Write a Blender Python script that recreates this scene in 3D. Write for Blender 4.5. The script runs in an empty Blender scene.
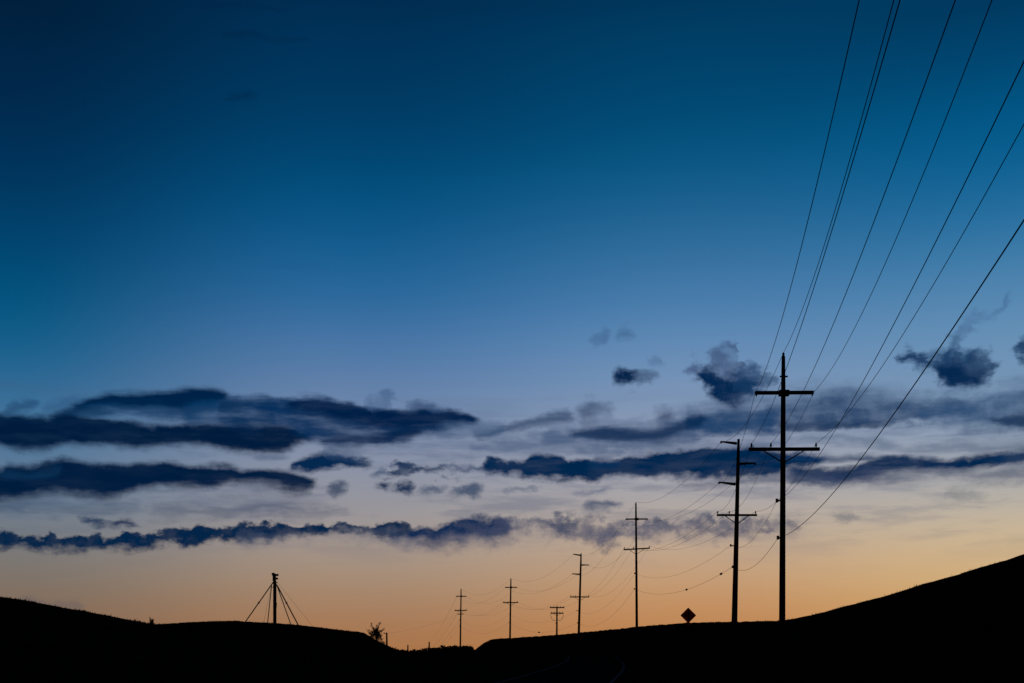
import bpy, bmesh, math, random
import numpy as np
from mathutils import Vector

random.seed(7)
rng = np.random.default_rng(7)
scene = bpy.context.scene
col = scene.collection

# ------------------------------------------------------------------ camera
F = 1138.0          # focal length in pixels of a 1024 px wide frame (40 mm on 36 mm)
YH = 652.0          # image row of the eye-level horizon
EYE = 1.65
cam_d = bpy.data.cameras.new('camera')
cam = bpy.data.objects.new('camera', cam_d)
col.objects.link(cam)
cam.location = (0, 0, EYE)
cam.rotation_euler = (math.radians(90), 0, 0)
cam_d.sensor_width = 36.0
cam_d.lens = F / 1024.0 * 36.0
cam_d.shift_y = (YH - 341.5) / 1024.0
cam_d.clip_start = 0.1
cam_d.clip_end = 20000
scene.camera = cam


def pt(px, py, Y):
    """survey point: bearing and elevation read off the photograph, at distance Y"""
    return Vector(((px - 512.0) / F * Y, Y, EYE + (YH - py) / F * Y))


# ------------------------------------------------------------------ colour management
scene.view_settings.view_transform = 'Standard'
scene.view_settings.look = 'None'
scene.view_settings.exposure = 0
scene.view_settings.gamma = 1
scene.render.engine = 'CYCLES'
scene.cycles.use_denoising = False
scene.cycles.use_adaptive_sampling = False
scene.cycles.max_bounces = 2
scene.cycles.diffuse_bounces = 1
scene.cycles.glossy_bounces = 2


def lin(c):
    out = []
    for v in c:
        v = v / 255.0
        out.append(v / 12.92 if v <= 0.04045 else ((v + 0.055) / 1.055) ** 2.4)
    return (out[0], out[1], out[2], 1.0)


# ------------------------------------------------------------------ world: dusk sky with clouds
SUN_AZ = math.radians(9.0)       # afterglow bearing, east of +Y
SUN_EL = math.radians(-3.0)
world = bpy.data.worlds.new('World')
scene.world = world
world.use_nodes = True
world.cycles.sampling_method = 'MANUAL'
world.cycles.sample_map_resolution = 256
NT = world.node_tree
NT.nodes.clear()


def nd(kind, **kw):
    n = NT.nodes.new(kind)
    for k, v in kw.items():
        setattr(n, k, v)
    return n


def put(sock, v):
    if isinstance(v, bpy.types.NodeSocket):
        NT.links.new(v, sock)
    else:
        sock.default_value = v


def M(op, a, b=None, c=None, clamp=False):
    n = nd('ShaderNodeMath', operation=op, use_clamp=clamp)
    put(n.inputs[0], a)
    if b is not None:
        put(n.inputs[1], b)
    if c is not None:
        put(n.inputs[2], c)
    return n.outputs[0]


def maprange(v, a, b, c=0.0, d=1.0, kind='SMOOTHSTEP'):
    n = nd('ShaderNodeMapRange', interpolation_type=kind)
    n.clamp = True
    put(n.inputs['Value'], v)
    put(n.inputs['From Min'], a)
    put(n.inputs['From Max'], b)
    put(n.inputs['To Min'], c)
    put(n.inputs['To Max'], d)
    return n.outputs[0]


def mixc(fac, a, b):
    n = nd('ShaderNodeMix', data_type='RGBA')
    n.clamp_factor = True
    put(n.inputs[0], fac)
    put(n.inputs[6], a)
    put(n.inputs[7], b)
    return n.outputs[2]


tc = nd('ShaderNodeTexCoord')
sep = nd('ShaderNodeSeparateXYZ')
NT.links.new(tc.outputs['Generated'], sep.inputs[0])
DX, DY, DZ = sep.outputs
AZ = M('ARCTAN2', DX, DY)                                   # bearing from +Y, radians
HYP = M('SQRT', M('ADD', M('MULTIPLY', DX, DX), M('MULTIPLY', DY, DY)))
W = M('DIVIDE', DZ, M('MAXIMUM', HYP, 1e-4))                # tangent of the elevation


def az_of(px):
    return math.atan((px - 512.0) / F)


def w_of(px, py):
    return (YH - py) / F * math.cos(az_of(px))


def noise(sx, sy, seed, detail=4.0, rough=0.55):
    cb = nd('ShaderNodeCombineXYZ')
    put(cb.inputs[0], M('MULTIPLY', AZ, sx))
    put(cb.inputs[1], M('MULTIPLY', W, sy))
    cb.inputs[2].default_value = seed
    n = nd('ShaderNodeTexNoise', noise_dimensions='3D')
    n.inputs['Scale'].default_value = 1.0
    n.inputs['Detail'].default_value = detail
    n.inputs['Roughness'].default_value = rough
    NT.links.new(cb.outputs[0], n.inputs['Vector'])
    return n.outputs[0]


NS = M('MULTIPLY', M('SUBTRACT', noise(20, 92, 1.3, 5, 0.52), 0.5), 3.6)       # long streaks
NP = M('MULTIPLY', M('SUBTRACT', noise(75, 95, 4.7, 5, 0.58), 0.5), 3.2)       # puffs
NAX = M('MULTIPLY', M('SUBTRACT', noise(60, 90, 9.1, 4, 0.6), 0.5), 2.0)       # sideways wander
NF = noise(26, 120, 14.2, 4, 0.55)                         # interior fibres
NV = noise(10, 60, 21.5, 5, 0.6)                           # broad veil
NB = noise(70, 75, 33.1, 4, 0.6)                           # interior billows

# --- clear sky: colour against elevation in four bearings, blended between them
ROWS = [-900, -400, 0, 60, 120, 180, 240, 300, 350, 400, 450, 500, 540, 580, 615, 645]
SKY = {
    0: [(0, 9, 20), (0, 20, 42), (0, 32, 61), (0, 37, 70), (0, 43, 80), (0, 54, 94), (0, 67, 110), (0, 84, 127), (22, 96, 141),
        (55, 110, 152), (84, 120, 154), (104, 122, 142), (120, 122, 124), (126, 114, 102), (132, 106, 86), (134, 100, 76)],
    350: [(0, 10, 24), (0, 26, 54), (0, 45, 82), (0, 52, 91), (0, 60, 101), (0, 75, 120), (14, 90, 140), (42, 105, 157), (76, 119, 167),
          (104, 132, 170), (132, 144, 168), (148, 148, 156), (162, 150, 142), (166, 139, 114), (165, 124, 92), (168, 116, 74)],
    700: [(0, 10, 26), (0, 30, 60), (0, 56, 94), (0, 65, 105), (0, 75, 117), (12, 90, 137), (42, 106, 153), (72, 124, 172), (100, 140, 182),
          (126, 150, 182), (150, 158, 178), (172, 166, 164), (190, 168, 146), (196, 155, 115), (193, 138, 90), (186, 126, 74)],
    1020: [(0, 10, 26), (0, 30, 60), (0, 58, 98), (0, 70, 112), (0, 88, 136), (16, 100, 150), (50, 118, 165), (88, 137, 178), (108, 146, 182),
           (124, 150, 180), (150, 160, 176), (184, 177, 164), (205, 180, 144), (210, 172, 118), (204, 156, 96), (196, 140, 80)],
}
WTOP = w_of(512, ROWS[0])


def ramp_for(px, cols):
    n = nd('ShaderNodeValToRGB')
    cr = n.color_ramp
    cr.interpolation = 'B_SPLINE'
    stops = sorted(((max(0.0, min(1.0, w_of(px, y) / WTOP)), c) for y, c in zip(ROWS, cols)), key=lambda s: s[0])
    cr.elements[0].position, cr.elements[0].color = stops[0][0], lin(stops[0][1])
    cr.elements[1].position, cr.elements[1].color = stops[-1][0], lin(stops[-1][1])
    for p, c in stops[1:-1]:
        e = cr.elements.new(p)
        e.color = lin(c)
    put(n.inputs[0], M('DIVIDE', W, WTOP))
    return n.outputs[0]


keys = sorted(SKY)
sky = ramp_for(keys[0], SKY[keys[0]])
for a, b in zip(keys, keys[1:]):
    fac = maprange(AZ, az_of(a), az_of(b), kind='SMOOTHSTEP')
    sky = mixc(fac, sky, ramp_for(b, SKY[b]))

# the half of the sky away from the glow: dark, a dull rose belt low down
east = nd('ShaderNodeValToRGB')
er = east.color_ramp
er.elements[0].position, er.elements[0].color = 0.0, (0.030, 0.006, 0.010, 1)
er.elements[1].position, er.elements[1].color = 1.0, (0.0, 0.004, 0.012, 1)
e = er.elements.new(0.16); e.color = (0.042, 0.007, 0.014, 1)
e = er.elements.new(0.40); e.color = (0.002, 0.005, 0.014, 1)
put(east.inputs[0], M('DIVIDE', W, 1.6))
away = maprange(M('ABSOLUTE', M('SUBTRACT', AZ, SUN_AZ)), math.radians(42), math.radians(110))
sky = mixc(away, sky, east.outputs[0])

# physical twilight glow
nishita = nd('ShaderNodeTexSky', sky_type='NISHITA')
nishita.sun_disc = False
nishita.sun_elevation = SUN_EL
nishita.sun_rotation = SUN_AZ
addn = nd('ShaderNodeMix', data_type='RGBA', blend_type='ADD')
addn.inputs[0].default_value = 0.003
NT.links.new(sky, addn.inputs[6])
NT.links.new(nishita.outputs[0], addn.inputs[7])
sky = addn.outputs[2]

# thin veil in the cloud belt
belt = M('MULTIPLY', maprange(W, w_of(512, 585), w_of(512, 500)), maprange(W, w_of(512, 380), w_of(512, 450)))
veil = M('MULTIPLY', M('MULTIPLY', maprange(NV, 0.46, 0.68), belt), 0.38)
sky = mixc(veil, sky, lin((70, 88, 122)))
# --- clouds: every bank has a top and a bottom edge along the bearing, broken up by noise


def profile(points, lo, hi, wlo, whi):
    n = nd('ShaderNodeFloatCurve')
    cv = n.mapping.curves[0]
    n.mapping.use_clip = False
    pts = sorted(points)
    cv.points[0].location = ((pts[0][0] - lo) / (hi - lo), (pts[0][1] - wlo) / (whi - wlo))
    cv.points[1].location = ((pts[-1][0] - lo) / (hi - lo), (pts[-1][1] - wlo) / (whi - wlo))
    for a, w in pts[1:-1]:
        cv.points.new((a - lo) / (hi - lo), (w - wlo) / (whi - wlo))
    n.mapping.update()
    return n


def cloud(top, bottom, colour, opacity=1.0, soft=(4, 6), streak=5.0, puff=3.0, wander=10.0, fibre=0.0, billow=0.0, low=None, fade=None):
    """top / bottom: edge points; soft: how many pixels' angle the upper / lower edge fades over"""
    global sky
    # each cloud reads the sky behind it by a hair's breadth, so the renderer works them through one after another (else it runs out of registers)
    az0 = M('MULTIPLY_ADD', sky, 1e-9, AZ)
    w0 = M('MULTIPLY_ADD', sky, 1e-9, W)
    px = 1.0 / F
    top, bottom = sorted(top), sorted(bottom)
    for i, out_x, far_x in ((0, -60, (-260, -420)), (-1, 1060, (1240, 1400))):   # banks that run on past the view thin out gradually
        xt = top[i][0]
        if (i == 0 and xt <= out_x) or (i == -1 and xt >= out_x):
            yt, yb = top[i][1], bottom[i][1]
            for x, k in zip(far_x, (0.25, 0.45)):
                top = top + [(x, yt + (yb - yt) * k)]
                bottom = bottom + [(x, yb - (yb - yt) * k)]
            top, bottom = sorted(top), sorted(bottom)
    t = [(az_of(x), w_of(x, y)) for x, y in top]
    b = [(az_of(x), w_of(x, y)) for x, y in bottom]
    t.sort(); b.sort()
    pad = (wander * 0.35 + 4) * px
    sm = max(soft) * px
    mid0, mid1 = (t[0][1] + b[0][1]) / 2, (t[-1][1] + b[-1][1]) / 2
    a0, a1 = min(t[0][0], b[0][0]) - pad, max(t[-1][0], b[-1][0]) + pad
    t = [(a0, mid0 - 1.2 * sm)] + t + [(a1, mid1 - 1.2 * sm)]
    b = [(a0, mid0 + 1.2 * sm)] + b + [(a1, mid1 + 1.2 * sm)]
    wlo = min(p[1] for p in t + b)
    whi = max(p[1] for p in t + b)
    az = M('MULTIPLY_ADD', NAX, wander * px, az0)
    s = maprange(az, a0, a1, kind='LINEAR')
    out = []
    for pts in (t, b):
        n = profile(pts, a0, a1, wlo, whi)
        put(n.inputs['Value'], s)
        out.append(M('MULTIPLY_ADD', n.outputs[0], whi - wlo, wlo))
    wv = M('MULTIPLY_ADD', NP, puff * px, M('MULTIPLY_ADD', NS, streak * px, w0))
    d = M('MULTIPLY',
          maprange(M('SUBTRACT', out[0], wv), -0.75 * soft[0] * px, 0.75 * soft[0] * px),
          maprange(M('SUBTRACT', wv, out[1]), -0.75 * soft[1] * px, 0.75 * soft[1] * px))
    f = fade if fade is not None else min(12.0, 0.10 * (a1 - a0) / px)
    if f > 0:
        d = M('MULTIPLY', d, M('MULTIPLY', maprange(az, a0, a0 + f * px), maprange(az, a1, a1 - f * px)))
    if fibre:
        d = M('MULTIPLY', d, maprange(M('MULTIPLY_ADD', w0, 1e-9, NF), 0.30, 0.62, 1.0 - fibre, 1.0))
    if billow:
        d = M('MULTIPLY', d, maprange(M('MULTIPLY_ADD', w0, 1e-9, NB), 0.30, 0.60, 1.0 - billow, 1.0))
    c = lin(colour)
    if low is not None:                                    # upper and lower part differ in hue
        g = maprange(wv, out[1], out[0], kind='LINEAR')
        c = mixc(g, lin(low), lin(colour))
    sky = mixc(M('MULTIPLY', d, opacity), sky, c)


NAVY = (0, 27, 60)
# very faint high wisps
cloud([(222, 33), (250, 31), (276, 37), (306, 37)], [(222, 36), (250, 37), (276, 41), (306, 40)], (0, 17, 42), 0.21, (5, 5))
cloud([(200, 2), (240, 2), (286, 9)], [(200, 8), (240, 7), (286, 13)], (0, 26, 58), 0.19, (5, 5))
cloud([(228, 95), (252, 96)], [(228, 98), (252, 99)], (0, 23, 55), 0.32, (4, 4))
cloud([(270, 264), (330, 268)], [(270, 268), (330, 273)], (3, 45, 87), 0.05, (6, 6))
# soft grey masses behind the poles at right
cloud([(690, 414), (740, 404), (790, 394), (830, 390), (870, 391), (905, 394), (940, 400), (975, 406)],
      [(690, 432), (740, 432), (790, 431), (850, 430), (900, 425), (940, 421), (975, 414)], (20, 56, 96), 0.88, (22, 7), 7, 5, 14, 0.22, 0.2)
cloud([(780, 424), (840, 422), (890, 424)], [(780, 430), (840, 430), (890, 428)], (11, 43, 79), 0.58, (5, 3), 3, 2, 8)
cloud([(920, 406), (960, 396), (1000, 390), (1060, 386)], [(920, 420), (960, 431), (1000, 433), (1060, 432)], (36, 72, 112), 0.80, (18, 14), 8, 6, 14, 0.2, 0.25)
cloud([(990, 418), (1010, 415), (1060, 410)], [(990, 421), (1010, 425), (1060, 426)], (10, 43, 80), 0.80, (6, 5), 4, 3)
cloud([(938, 398), (952, 395), (962, 399)], [(938, 402), (952, 405), (962, 403)], (36, 68, 105), 0.53, (6, 6))
cloud([(900, 448), (960, 444), (1060, 440)], [(900, 452), (960, 452), (1060, 452)], (51, 76, 109), 0.53, (7, 7), 5, 3)
cloud([(795, 440), (850, 438), (900, 443)], [(795, 444), (850, 444), (900, 447)], (77, 97, 125), 0.53, (6, 6), 5, 3)
# dark band through the middle
cloud([(545, 434), (579, 428), (608, 424), (645, 421), (672, 414), (692, 410), (720, 410), (745, 408), (775, 404)],
      [(545, 441), (579, 443), (626, 447), (663, 445), (700, 438), (736, 433), (775, 431)], (24, 62, 104), 0.78, (16, 9), 7, 4, 12, 0.25)
cloud([(572, 432), (600, 427), (650, 427), (684, 419), (704, 414)], [(572, 437), (610, 441), (650, 440), (684, 432), (704, 424)], (0, 38, 78), 0.81, (6, 6), 4, 2)
cloud([(474, 431), (496, 427), (517, 422), (540, 417), (556, 414), (572, 413)], [(474, 437), (496, 436), (517, 432), (553, 425), (572, 420)], (8, 46, 86), 0.68, (7, 7), 5, 3)
cloud([(578, 409), (588, 403), (600, 405), (612, 411)], [(578, 415), (588, 420), (600, 416), (612, 413)], (11, 41, 80), 0.65, (13.4, 14.6), 6.0, 7.8)
cloud([(656, 414), (664, 411), (671, 413)], [(656, 418), (664, 419), (671, 417)], (9, 39, 74), 0.76, (9.6, 10.4), 4.8, 5.2)
cloud([(470, 444), (560, 438), (640, 444), (720, 440), (790, 438)], [(470, 453), (560, 453), (640, 454), (720, 451), (790, 447)], (60, 84, 120), 0.62, (9, 9), 8, 5, 12, 0.4)
# tall broken cumulus left of the near pole
cloud([(685, 372), (700, 362), (713, 355), (723, 348), (731, 347), (736, 357), (746, 372), (764, 377)],
      [(685, 376), (699, 381), (708, 388), (722, 396), (735, 396), (748, 390), (764, 382)], (44, 56, 96), 0.66, (10, 9), 5, 15, 22, 0.2, 0.55)
cloud([(700, 372), (708, 366), (718, 370), (733, 375), (748, 376), (757, 381)],
      [(700, 379), (708, 392), (718, 401), (733, 406), (747, 400), (757, 389)], (0, 37, 77), 1.0, (9, 11), 4, 9, 10, 0.0, 0.12)
cloud([(736, 374), (750, 366), (764, 371), (776, 379)], [(736, 390), (750, 393), (764, 389), (776, 384)], (22, 58, 98), 0.7, (8, 8), 5, 10, 14, 0.2)
# small dark cloud and its specks
cloud([(615, 375), (622, 368), (634, 373), (657, 377)], [(615, 380), (626, 383.5), (643, 380), (657, 378.5)], (5, 36, 74), 1.00, (9.6, 10.4), 4.8, 7.8, 8)
cloud([(591, 341), (600, 336), (608, 333)], [(591, 345), (600, 344), (608, 339)], (15, 48, 88), 0.41, (9.6, 12.5), 3.6, 10.4, 8)
cloud([(618, 332), (624, 326), (632, 330)], [(618, 336), (624, 340), (632, 337)], (19, 52, 91), 0.37, (11.5, 12.5), 3.6, 10.4, 8)
cloud([(648, 362), (656, 359), (664, 363)], [(648, 364), (656, 365), (664, 365)], (63, 97, 138), 0.46, (5, 5), 3, 5)
# cumulus at right
cloud([(914, 361), (930, 355), (942, 351), (950, 342), (957, 340), (964, 348), (978, 353), (997, 360)],
      [(914, 365), (930, 371), (942, 381), (958, 388), (974, 384), (986, 377), (997, 367)], (10, 52, 94), 0.92, (13, 11), 4, 10, 16, 0.1, 0.35)
cloud([(936, 366), (950, 359), (966, 363), (982, 369)], [(936, 374), (950, 384), (966, 387), (982, 378)], (0, 36, 76), 0.95, (12, 9), 4, 7)
cloud([(898, 354), (908, 349), (917, 355), (928, 358)], [(898, 358), (908, 363), (917, 364), (928, 363)], (12, 46, 86), 0.92, (7.2, 7.8), 4.8, 9.1)
cloud([(960, 322), (972, 314), (984, 316), (998, 311), (1006, 297)], [(960, 336), (972, 324), (984, 323), (998, 318), (1006, 305)], (48, 78, 123), 0.46, (8, 8), 4, 10, 14, 0.2, 0.4)
cloud([(976, 352), (988, 352), (996, 362)], [(976, 378), (988, 378), (996, 368)], (39, 65, 99), 0.64, (8, 8), 4, 12, 14, 0.2, 0.5)
cloud([(1013, 346), (1024, 335), (1060, 330)], [(1013, 350), (1022, 358), (1060, 362)], (17, 52, 90), 0.90, (7, 8), 4, 8)
# upper left: lens on top, long band below
cloud([(50, 414), (64, 409), (84, 400), (111, 393), (139, 393), (161, 391), (180, 389), (196, 387), (214, 388), (229, 394)],
      [(50, 416), (83, 413), (111, 411), (139, 410), (167, 411), (195, 412), (222, 406), (231, 399)], (0, 34, 70), 1.0, (7, 10), 4, 2, 6)
cloud([(56, 412), (84, 408), (110, 405), (160, 405), (200, 404), (250, 400)], [(56, 422), (84, 417), (110, 415), (160, 416), (196, 418), (250, 424)], (6, 52, 94), 0.72, (7, 7), 7, 3, 8, 0.5)
cloud([(186, 406), (222, 402), (262, 400), (300, 402)], [(186, 426), (222, 428), (262, 428), (300, 428)], (10, 56, 98), 0.66, (9, 9), 8, 3, 8, 0.55)
cloud([(-60, 410), (0, 413), (14, 414), (42, 415), (70, 413), (84, 415), (111, 420), (139, 422.5), (168, 424), (195, 423), (222, 423), (246, 424), (272, 424), (298, 428), (314, 436)],
      [(-60, 447), (0, 447), (17, 450), (42, 451), (61, 446), (97, 445), (139, 447.5), (181, 445), (217, 447), (236, 450), (257, 452), (282, 451), (298, 445), (314, 439)], NAVY, 1.0, (7, 9), 4, 3, 6, 0.05)
cloud([(4, 408), (16, 400), (36, 398)], [(4, 413), (16, 411), (36, 404)], (29, 67, 106), 0.64, (6, 6), 4, 5, 8)
cloud([(44, 404), (58, 399), (84, 397)], [(44, 410), (58, 409), (84, 401)], (40, 77, 119), 0.48, (7, 7), 4, 3, 8)
cloud([(222, 404), (246, 398), (272, 398)], [(222, 424), (246, 428), (272, 424)], (7, 42, 80), 0.72, (9, 10), 8, 3, 8, 0.6)
# long streak to its right
cloud([(246, 402), (268, 398), (296, 396), (321, 396), (338, 402), (365, 407), (394, 410), (421, 410), (448, 410.5), (465, 413.5), (481, 420)],
      [(246, 410), (280, 424), (300, 434), (332, 447), (351, 448), (374, 446), (396, 444), (421, 438), (440, 434), (462, 427), (481, 422)], (4, 46, 88), 0.95, (5, 9), 5, 2, 8, 0.36)
cloud([(286, 402), (314, 398), (336, 403), (365, 409), (394, 412), (421, 412), (452, 412), (478, 419)],
      [(286, 409), (314, 414), (338, 420), (365, 424), (394, 428), (421, 429), (452, 426), (478, 422)], (0, 30, 68), 1.0, (5, 9), 4, 2, 6, 0.1)
cloud([(322, 438), (350, 435), (380, 434), (420, 428)], [(322, 443), (350, 445), (380, 443), (420, 436)], (1, 31, 68), 0.80, (5, 5), 4, 2, 8, 0.3)
cloud([(366, 400), (380, 396), (388, 392), (395, 394)], [(366, 409), (380, 411), (388, 408), (395, 398)], (58, 85, 125), 0.53, (6, 6), 4, 8, 10, 0, 0.3)
cloud([(410, 405), (424, 403), (442, 409)], [(410, 409), (424, 411), (442, 412)], (31, 60, 100), 0.64, (5, 4), 4, 4)
cloud([(438, 430), (468, 424), (500, 422)], [(438, 438), (468, 436), (500, 436)], (52, 81, 117), 0.58, (9, 9), 7, 4, 10, 0.3)
cloud([(292, 463), (307, 458), (320, 454), (332, 451.5), (346, 455), (370, 461)],
      [(292, 468), (312, 471), (332, 467), (350, 466), (370, 463)], (4, 40, 78), 1.0, (5, 5), 4, 4, 8)
cloud([(328, 446), (338, 448), (352, 449), (362, 456)], [(328, 456), (338, 458), (352, 459), (362, 459)], (57, 81, 116), 0.48, (8, 8), 4, 6)
cloud([(256, 456), (270, 455), (284, 456)], [(256, 458.5), (270, 459), (284, 458)], (51, 76, 110), 0.53, (4, 4), 3, 1)
# second band at left
cloud([(-60, 470), (0, 468), (6, 465), (28, 464.5), (47, 460.5), (64, 459.5), (84, 462), (111, 464), (139, 463.5), (170, 463), (195, 465.5), (228, 466), (245, 469), (276, 468), (298, 474), (316, 481)],
      [(-60, 502), (0, 500), (28, 498), (56, 494), (72, 493), (89, 496), (111, 498), (128, 493), (150, 487), (181, 487), (217, 487), (236, 484), (256, 486), (273, 487), (295, 493), (316, 486)], (0, 28, 61), 1.0, (6, 10), 4, 3, 7, 0.03)
cloud([(0, 470), (30, 470), (58, 466)], [(0, 480), (30, 480), (58, 474)], (22, 65, 103), 0.37, (6, 6), 5, 2, 8, 0.8)
cloud([(205, 484), (215, 487), (220, 490)], [(205, 488), (215, 492), (220, 492)], (63, 81, 112), 0.53, (4, 4), 3, 5)
cloud([(0, 506), (28, 505)], [(0, 509), (28, 508)], (77, 96, 121), 0.53, (4, 4), 3, 1)
cloud([(80, 519), (92, 519), (104, 522)], [(80, 521), (92, 525), (104, 526)], (17, 48, 82), 0.92, (4.8, 5.2), 3.6, 5.2)
cloud([(110, 523), (124, 520), (136, 523)], [(110, 525), (124, 526), (136, 525)], (10, 40, 75), 0.98, (4.8, 5.2), 3.6, 3.9)
cloud([(-60, 502), (30, 503), (90, 505), (140, 507)], [(-60, 511), (30, 514), (90, 514), (140, 512)], (44, 70, 100), 0.55, (9, 9), 9, 4, 14, 0.4)
cloud([(150, 508), (230, 505), (300, 506), (350, 509)], [(150, 513), (230, 516), (300, 515), (350, 513)], (62, 76, 102), 0.55, (9, 9), 9, 4, 14, 0.4)
# scattered scraps in the middle
cloud([(330, 489), (336, 485), (343, 486)], [(330, 493), (336, 494), (343, 491)], (18, 48, 83), 0.84, (7.7, 8.3), 3.6, 6.5)
cloud([(378, 484), (384, 480), (390, 483)], [(378, 487), (384, 489.5), (390, 487)], (11, 39, 75), 1.00, (7.7, 8.3), 3.6, 6.5)
cloud([(394, 488), (404, 482.5), (413, 485)], [(394, 490), (404, 493), (413, 490)], (13, 42, 78), 1.00, (7.7, 8.3), 3.6, 7.8)
cloud([(422, 490), (432, 487), (444, 489)], [(422, 493), (432, 494), (444, 491)], (31, 62, 97), 0.86, (7.7, 8.3), 3.6, 6.5)
cloud([(452, 491), (466, 487), (482, 488)], [(452, 494), (466, 495), (482, 492)], (28, 59, 95), 0.93, (7.7, 8.3), 3.6, 6.5)
cloud([(388, 468), (396, 463), (414, 464), (430, 467), (444, 470)], [(388, 472), (400, 474), (414, 473), (430, 473), (444, 473)], (13, 44, 80), 0.95, (4.8, 6.5), 3.6, 9.1, 8, 0, 0.3)
cloud([(442, 469), (470, 467), (495, 465)], [(442, 472), (470, 474), (495, 474)], (20, 52, 89), 0.65, (6.0, 6.5), 3.6, 10.4, 8, 0, 0.4)
cloud([(374, 471), (381, 468), (386, 471)], [(374, 473), (381, 474), (386, 473)], (34, 68, 102), 0.74, (4.8, 5.2), 3.6, 3.9)
# long dark band across the middle
cloud([(482, 465), (495, 460), (508, 461), (520, 461), (528, 457), (536, 454), (553, 454.5), (568, 459), (590, 459), (619, 458.5), (645, 455.5), (663, 452), (700, 449.5), (733, 448), (762, 449), (790, 452), (822, 456)],
      [(482, 472), (517, 475), (546, 478.5), (579, 478.5), (594, 482), (608, 477), (637, 476), (663, 477), (700, 477), (736, 478), (762, 476), (790, 471), (822, 463)], (0, 38, 76), 1.0, (5, 7), 4, 5, 8, 0.06)
cloud([(590, 461), (602, 454), (618, 460)], [(590, 466), (602, 466), (618, 466)], (16, 52, 92), 0.53, (5, 5), 3, 6)
cloud([(680, 483), (706, 482), (726, 480), (790, 478), (840, 476)], [(680, 485), (706, 487), (726, 485), (790, 483), (840, 483)], (36, 59, 92), 0.64, (4, 5), 4, 3, 8, 0.3)
# band at right
cloud([(790, 453), (843, 453), (890, 456), (940, 460)], [(790, 461), (843, 461), (890, 463), (940, 463)], (14, 50, 90), 0.85, (6, 6), 5, 2, 8, 0.3)
cloud([(790, 469), (830, 469), (855, 467), (874, 460), (897, 457), (918, 459), (937, 460.5), (960, 459), (984, 454.5), (1004, 455)],
      [(790, 480), (830, 481), (867, 479), (890, 474), (914, 471), (940, 472), (960, 471), (979, 467), (1004, 460)], (0, 38, 76), 1.0, (5, 7), 4, 3, 8, 0.12)
cloud([(992, 458), (1010, 452), (1030, 449), (1070, 447)], [(992, 462), (1012, 465), (1030, 464), (1070, 464)], (0, 42, 82), 0.95, (5, 6), 4, 3)
cloud([(760, 474), (820, 474), (880, 472), (940, 470), (1000, 468), (1070, 466)],
      [(760, 480), (820, 484), (860, 486), (900, 480), (960, 478), (1000, 482), (1070, 480)], (58, 71, 102), 0.64, (8, 10), 6, 5, 12, 0.35)
# cumulus row, lower left
cloud([(-60, 532), (0, 533), (11, 531), (22, 538), (31, 536.5), (42, 541), (49, 532), (56, 536.5), (70, 538), (89, 537), (96, 532), (106, 537), (122, 532), (136, 532), (150, 536), (167, 528.5), (189, 527.5), (209, 525), (222, 529), (236, 528.5),
       (257, 525), (282, 523), (296, 526), (310, 522), (322, 522), (330, 527), (351, 526.5), (368, 528.5), (379, 524.5), (400, 521), (408, 521.5), (414, 528)],
      [(-60, 549.0), (0, 548.0), (22, 547.0), (42, 549.5), (67, 550.5), (111, 548.0), (139, 549.0), (167, 543.5), (200, 545.0), (222, 541.0), (250, 542.5), (273, 539.5), (310, 535.0), (330, 534.0), (365, 534.0), (390, 538.5), (407, 537.0), (414, 532.0)],
      (2, 36, 70), 1.0, (3, 7), 1.5, 7, 8, 0, 0.08)
cloud([(240, 536), (300, 532), (420, 534)], [(240, 546), (300, 540), (420, 546)], (90, 97, 117), 0.42, (8, 10), 4, 8, 10, 0.3, 0.3)
cloud([(408, 533), (421, 527), (440, 528), (451, 522), (466, 519), (482, 517), (496, 520), (510, 524)],
      [(408, 537), (421, 542), (435, 543), (451, 541), (464, 541), (476, 537), (490, 540), (510, 533)], (14, 42, 80), 1.0, (5, 9), 2, 6, 8, 0, 0.1)
cloud([(390, 536), (430, 538), (470, 532), (510, 522)], [(390, 545), (430, 547), (470, 548), (510, 546)], (77, 83, 107), 0.53, (8, 12), 4, 10, 12, 0.2, 0.4)
# purple broken row to the right
cloud([(504, 526), (520, 521), (540, 521), (553, 518.5), (564, 516), (583, 520), (601, 518), (634, 523), (663, 520), (692, 518), (714, 520), (750, 522), (800, 520)],
      [(504, 530), (520, 535), (553, 535), (579, 538), (597, 544), (626, 540), (663, 534), (700, 534), (722, 540), (750, 534), (800, 526)], (65, 73, 100), 0.78, (7, 12), 4, 14, 14, 0.2, 0.6)
cloud([(552, 520), (564, 516), (576, 521)], [(552, 528), (564, 531), (576, 527)], (30, 53, 88), 0.69, (7, 8), 3, 8)
cloud([(590, 530), (604, 528), (622, 530)], [(590, 538), (604, 542), (622, 537)], (74, 80, 105), 0.53, (7, 9), 3, 10)
cloud([(585, 505), (596, 503), (604, 506)], [(585, 508), (596, 510), (604, 508)], (34, 63, 98), 0.93, (7.7, 8.3), 3.6, 5.2)
cloud([(603, 504), (612, 501), (619, 503)], [(603, 507), (612, 508), (619, 506)], (32, 60, 97), 0.93, (7.7, 8.3), 3.6, 5.2)
cloud([(506, 489), (522, 488), (538, 486)], [(506, 493), (522, 492), (538, 488)], (77, 92, 119), 0.69, (4, 4), 3, 5, 8, 0, 0.4)
cloud([(576, 490), (592, 489), (608, 488)], [(576, 493), (592, 493), (608, 491)], (86, 100, 126), 0.64, (4, 4), 3, 4, 8, 0, 0.3)
cloud([(834, 514), (846, 512), (858, 515)], [(834, 519), (846, 522), (858, 519)], (101, 106, 117), 0.53, (6, 6), 3, 6)
cloud([(950, 490), (966, 488), (985, 496)], [(950, 498), (966, 500), (985, 500)], (103, 112, 122), 0.48, (9, 9), 3, 6)
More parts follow.
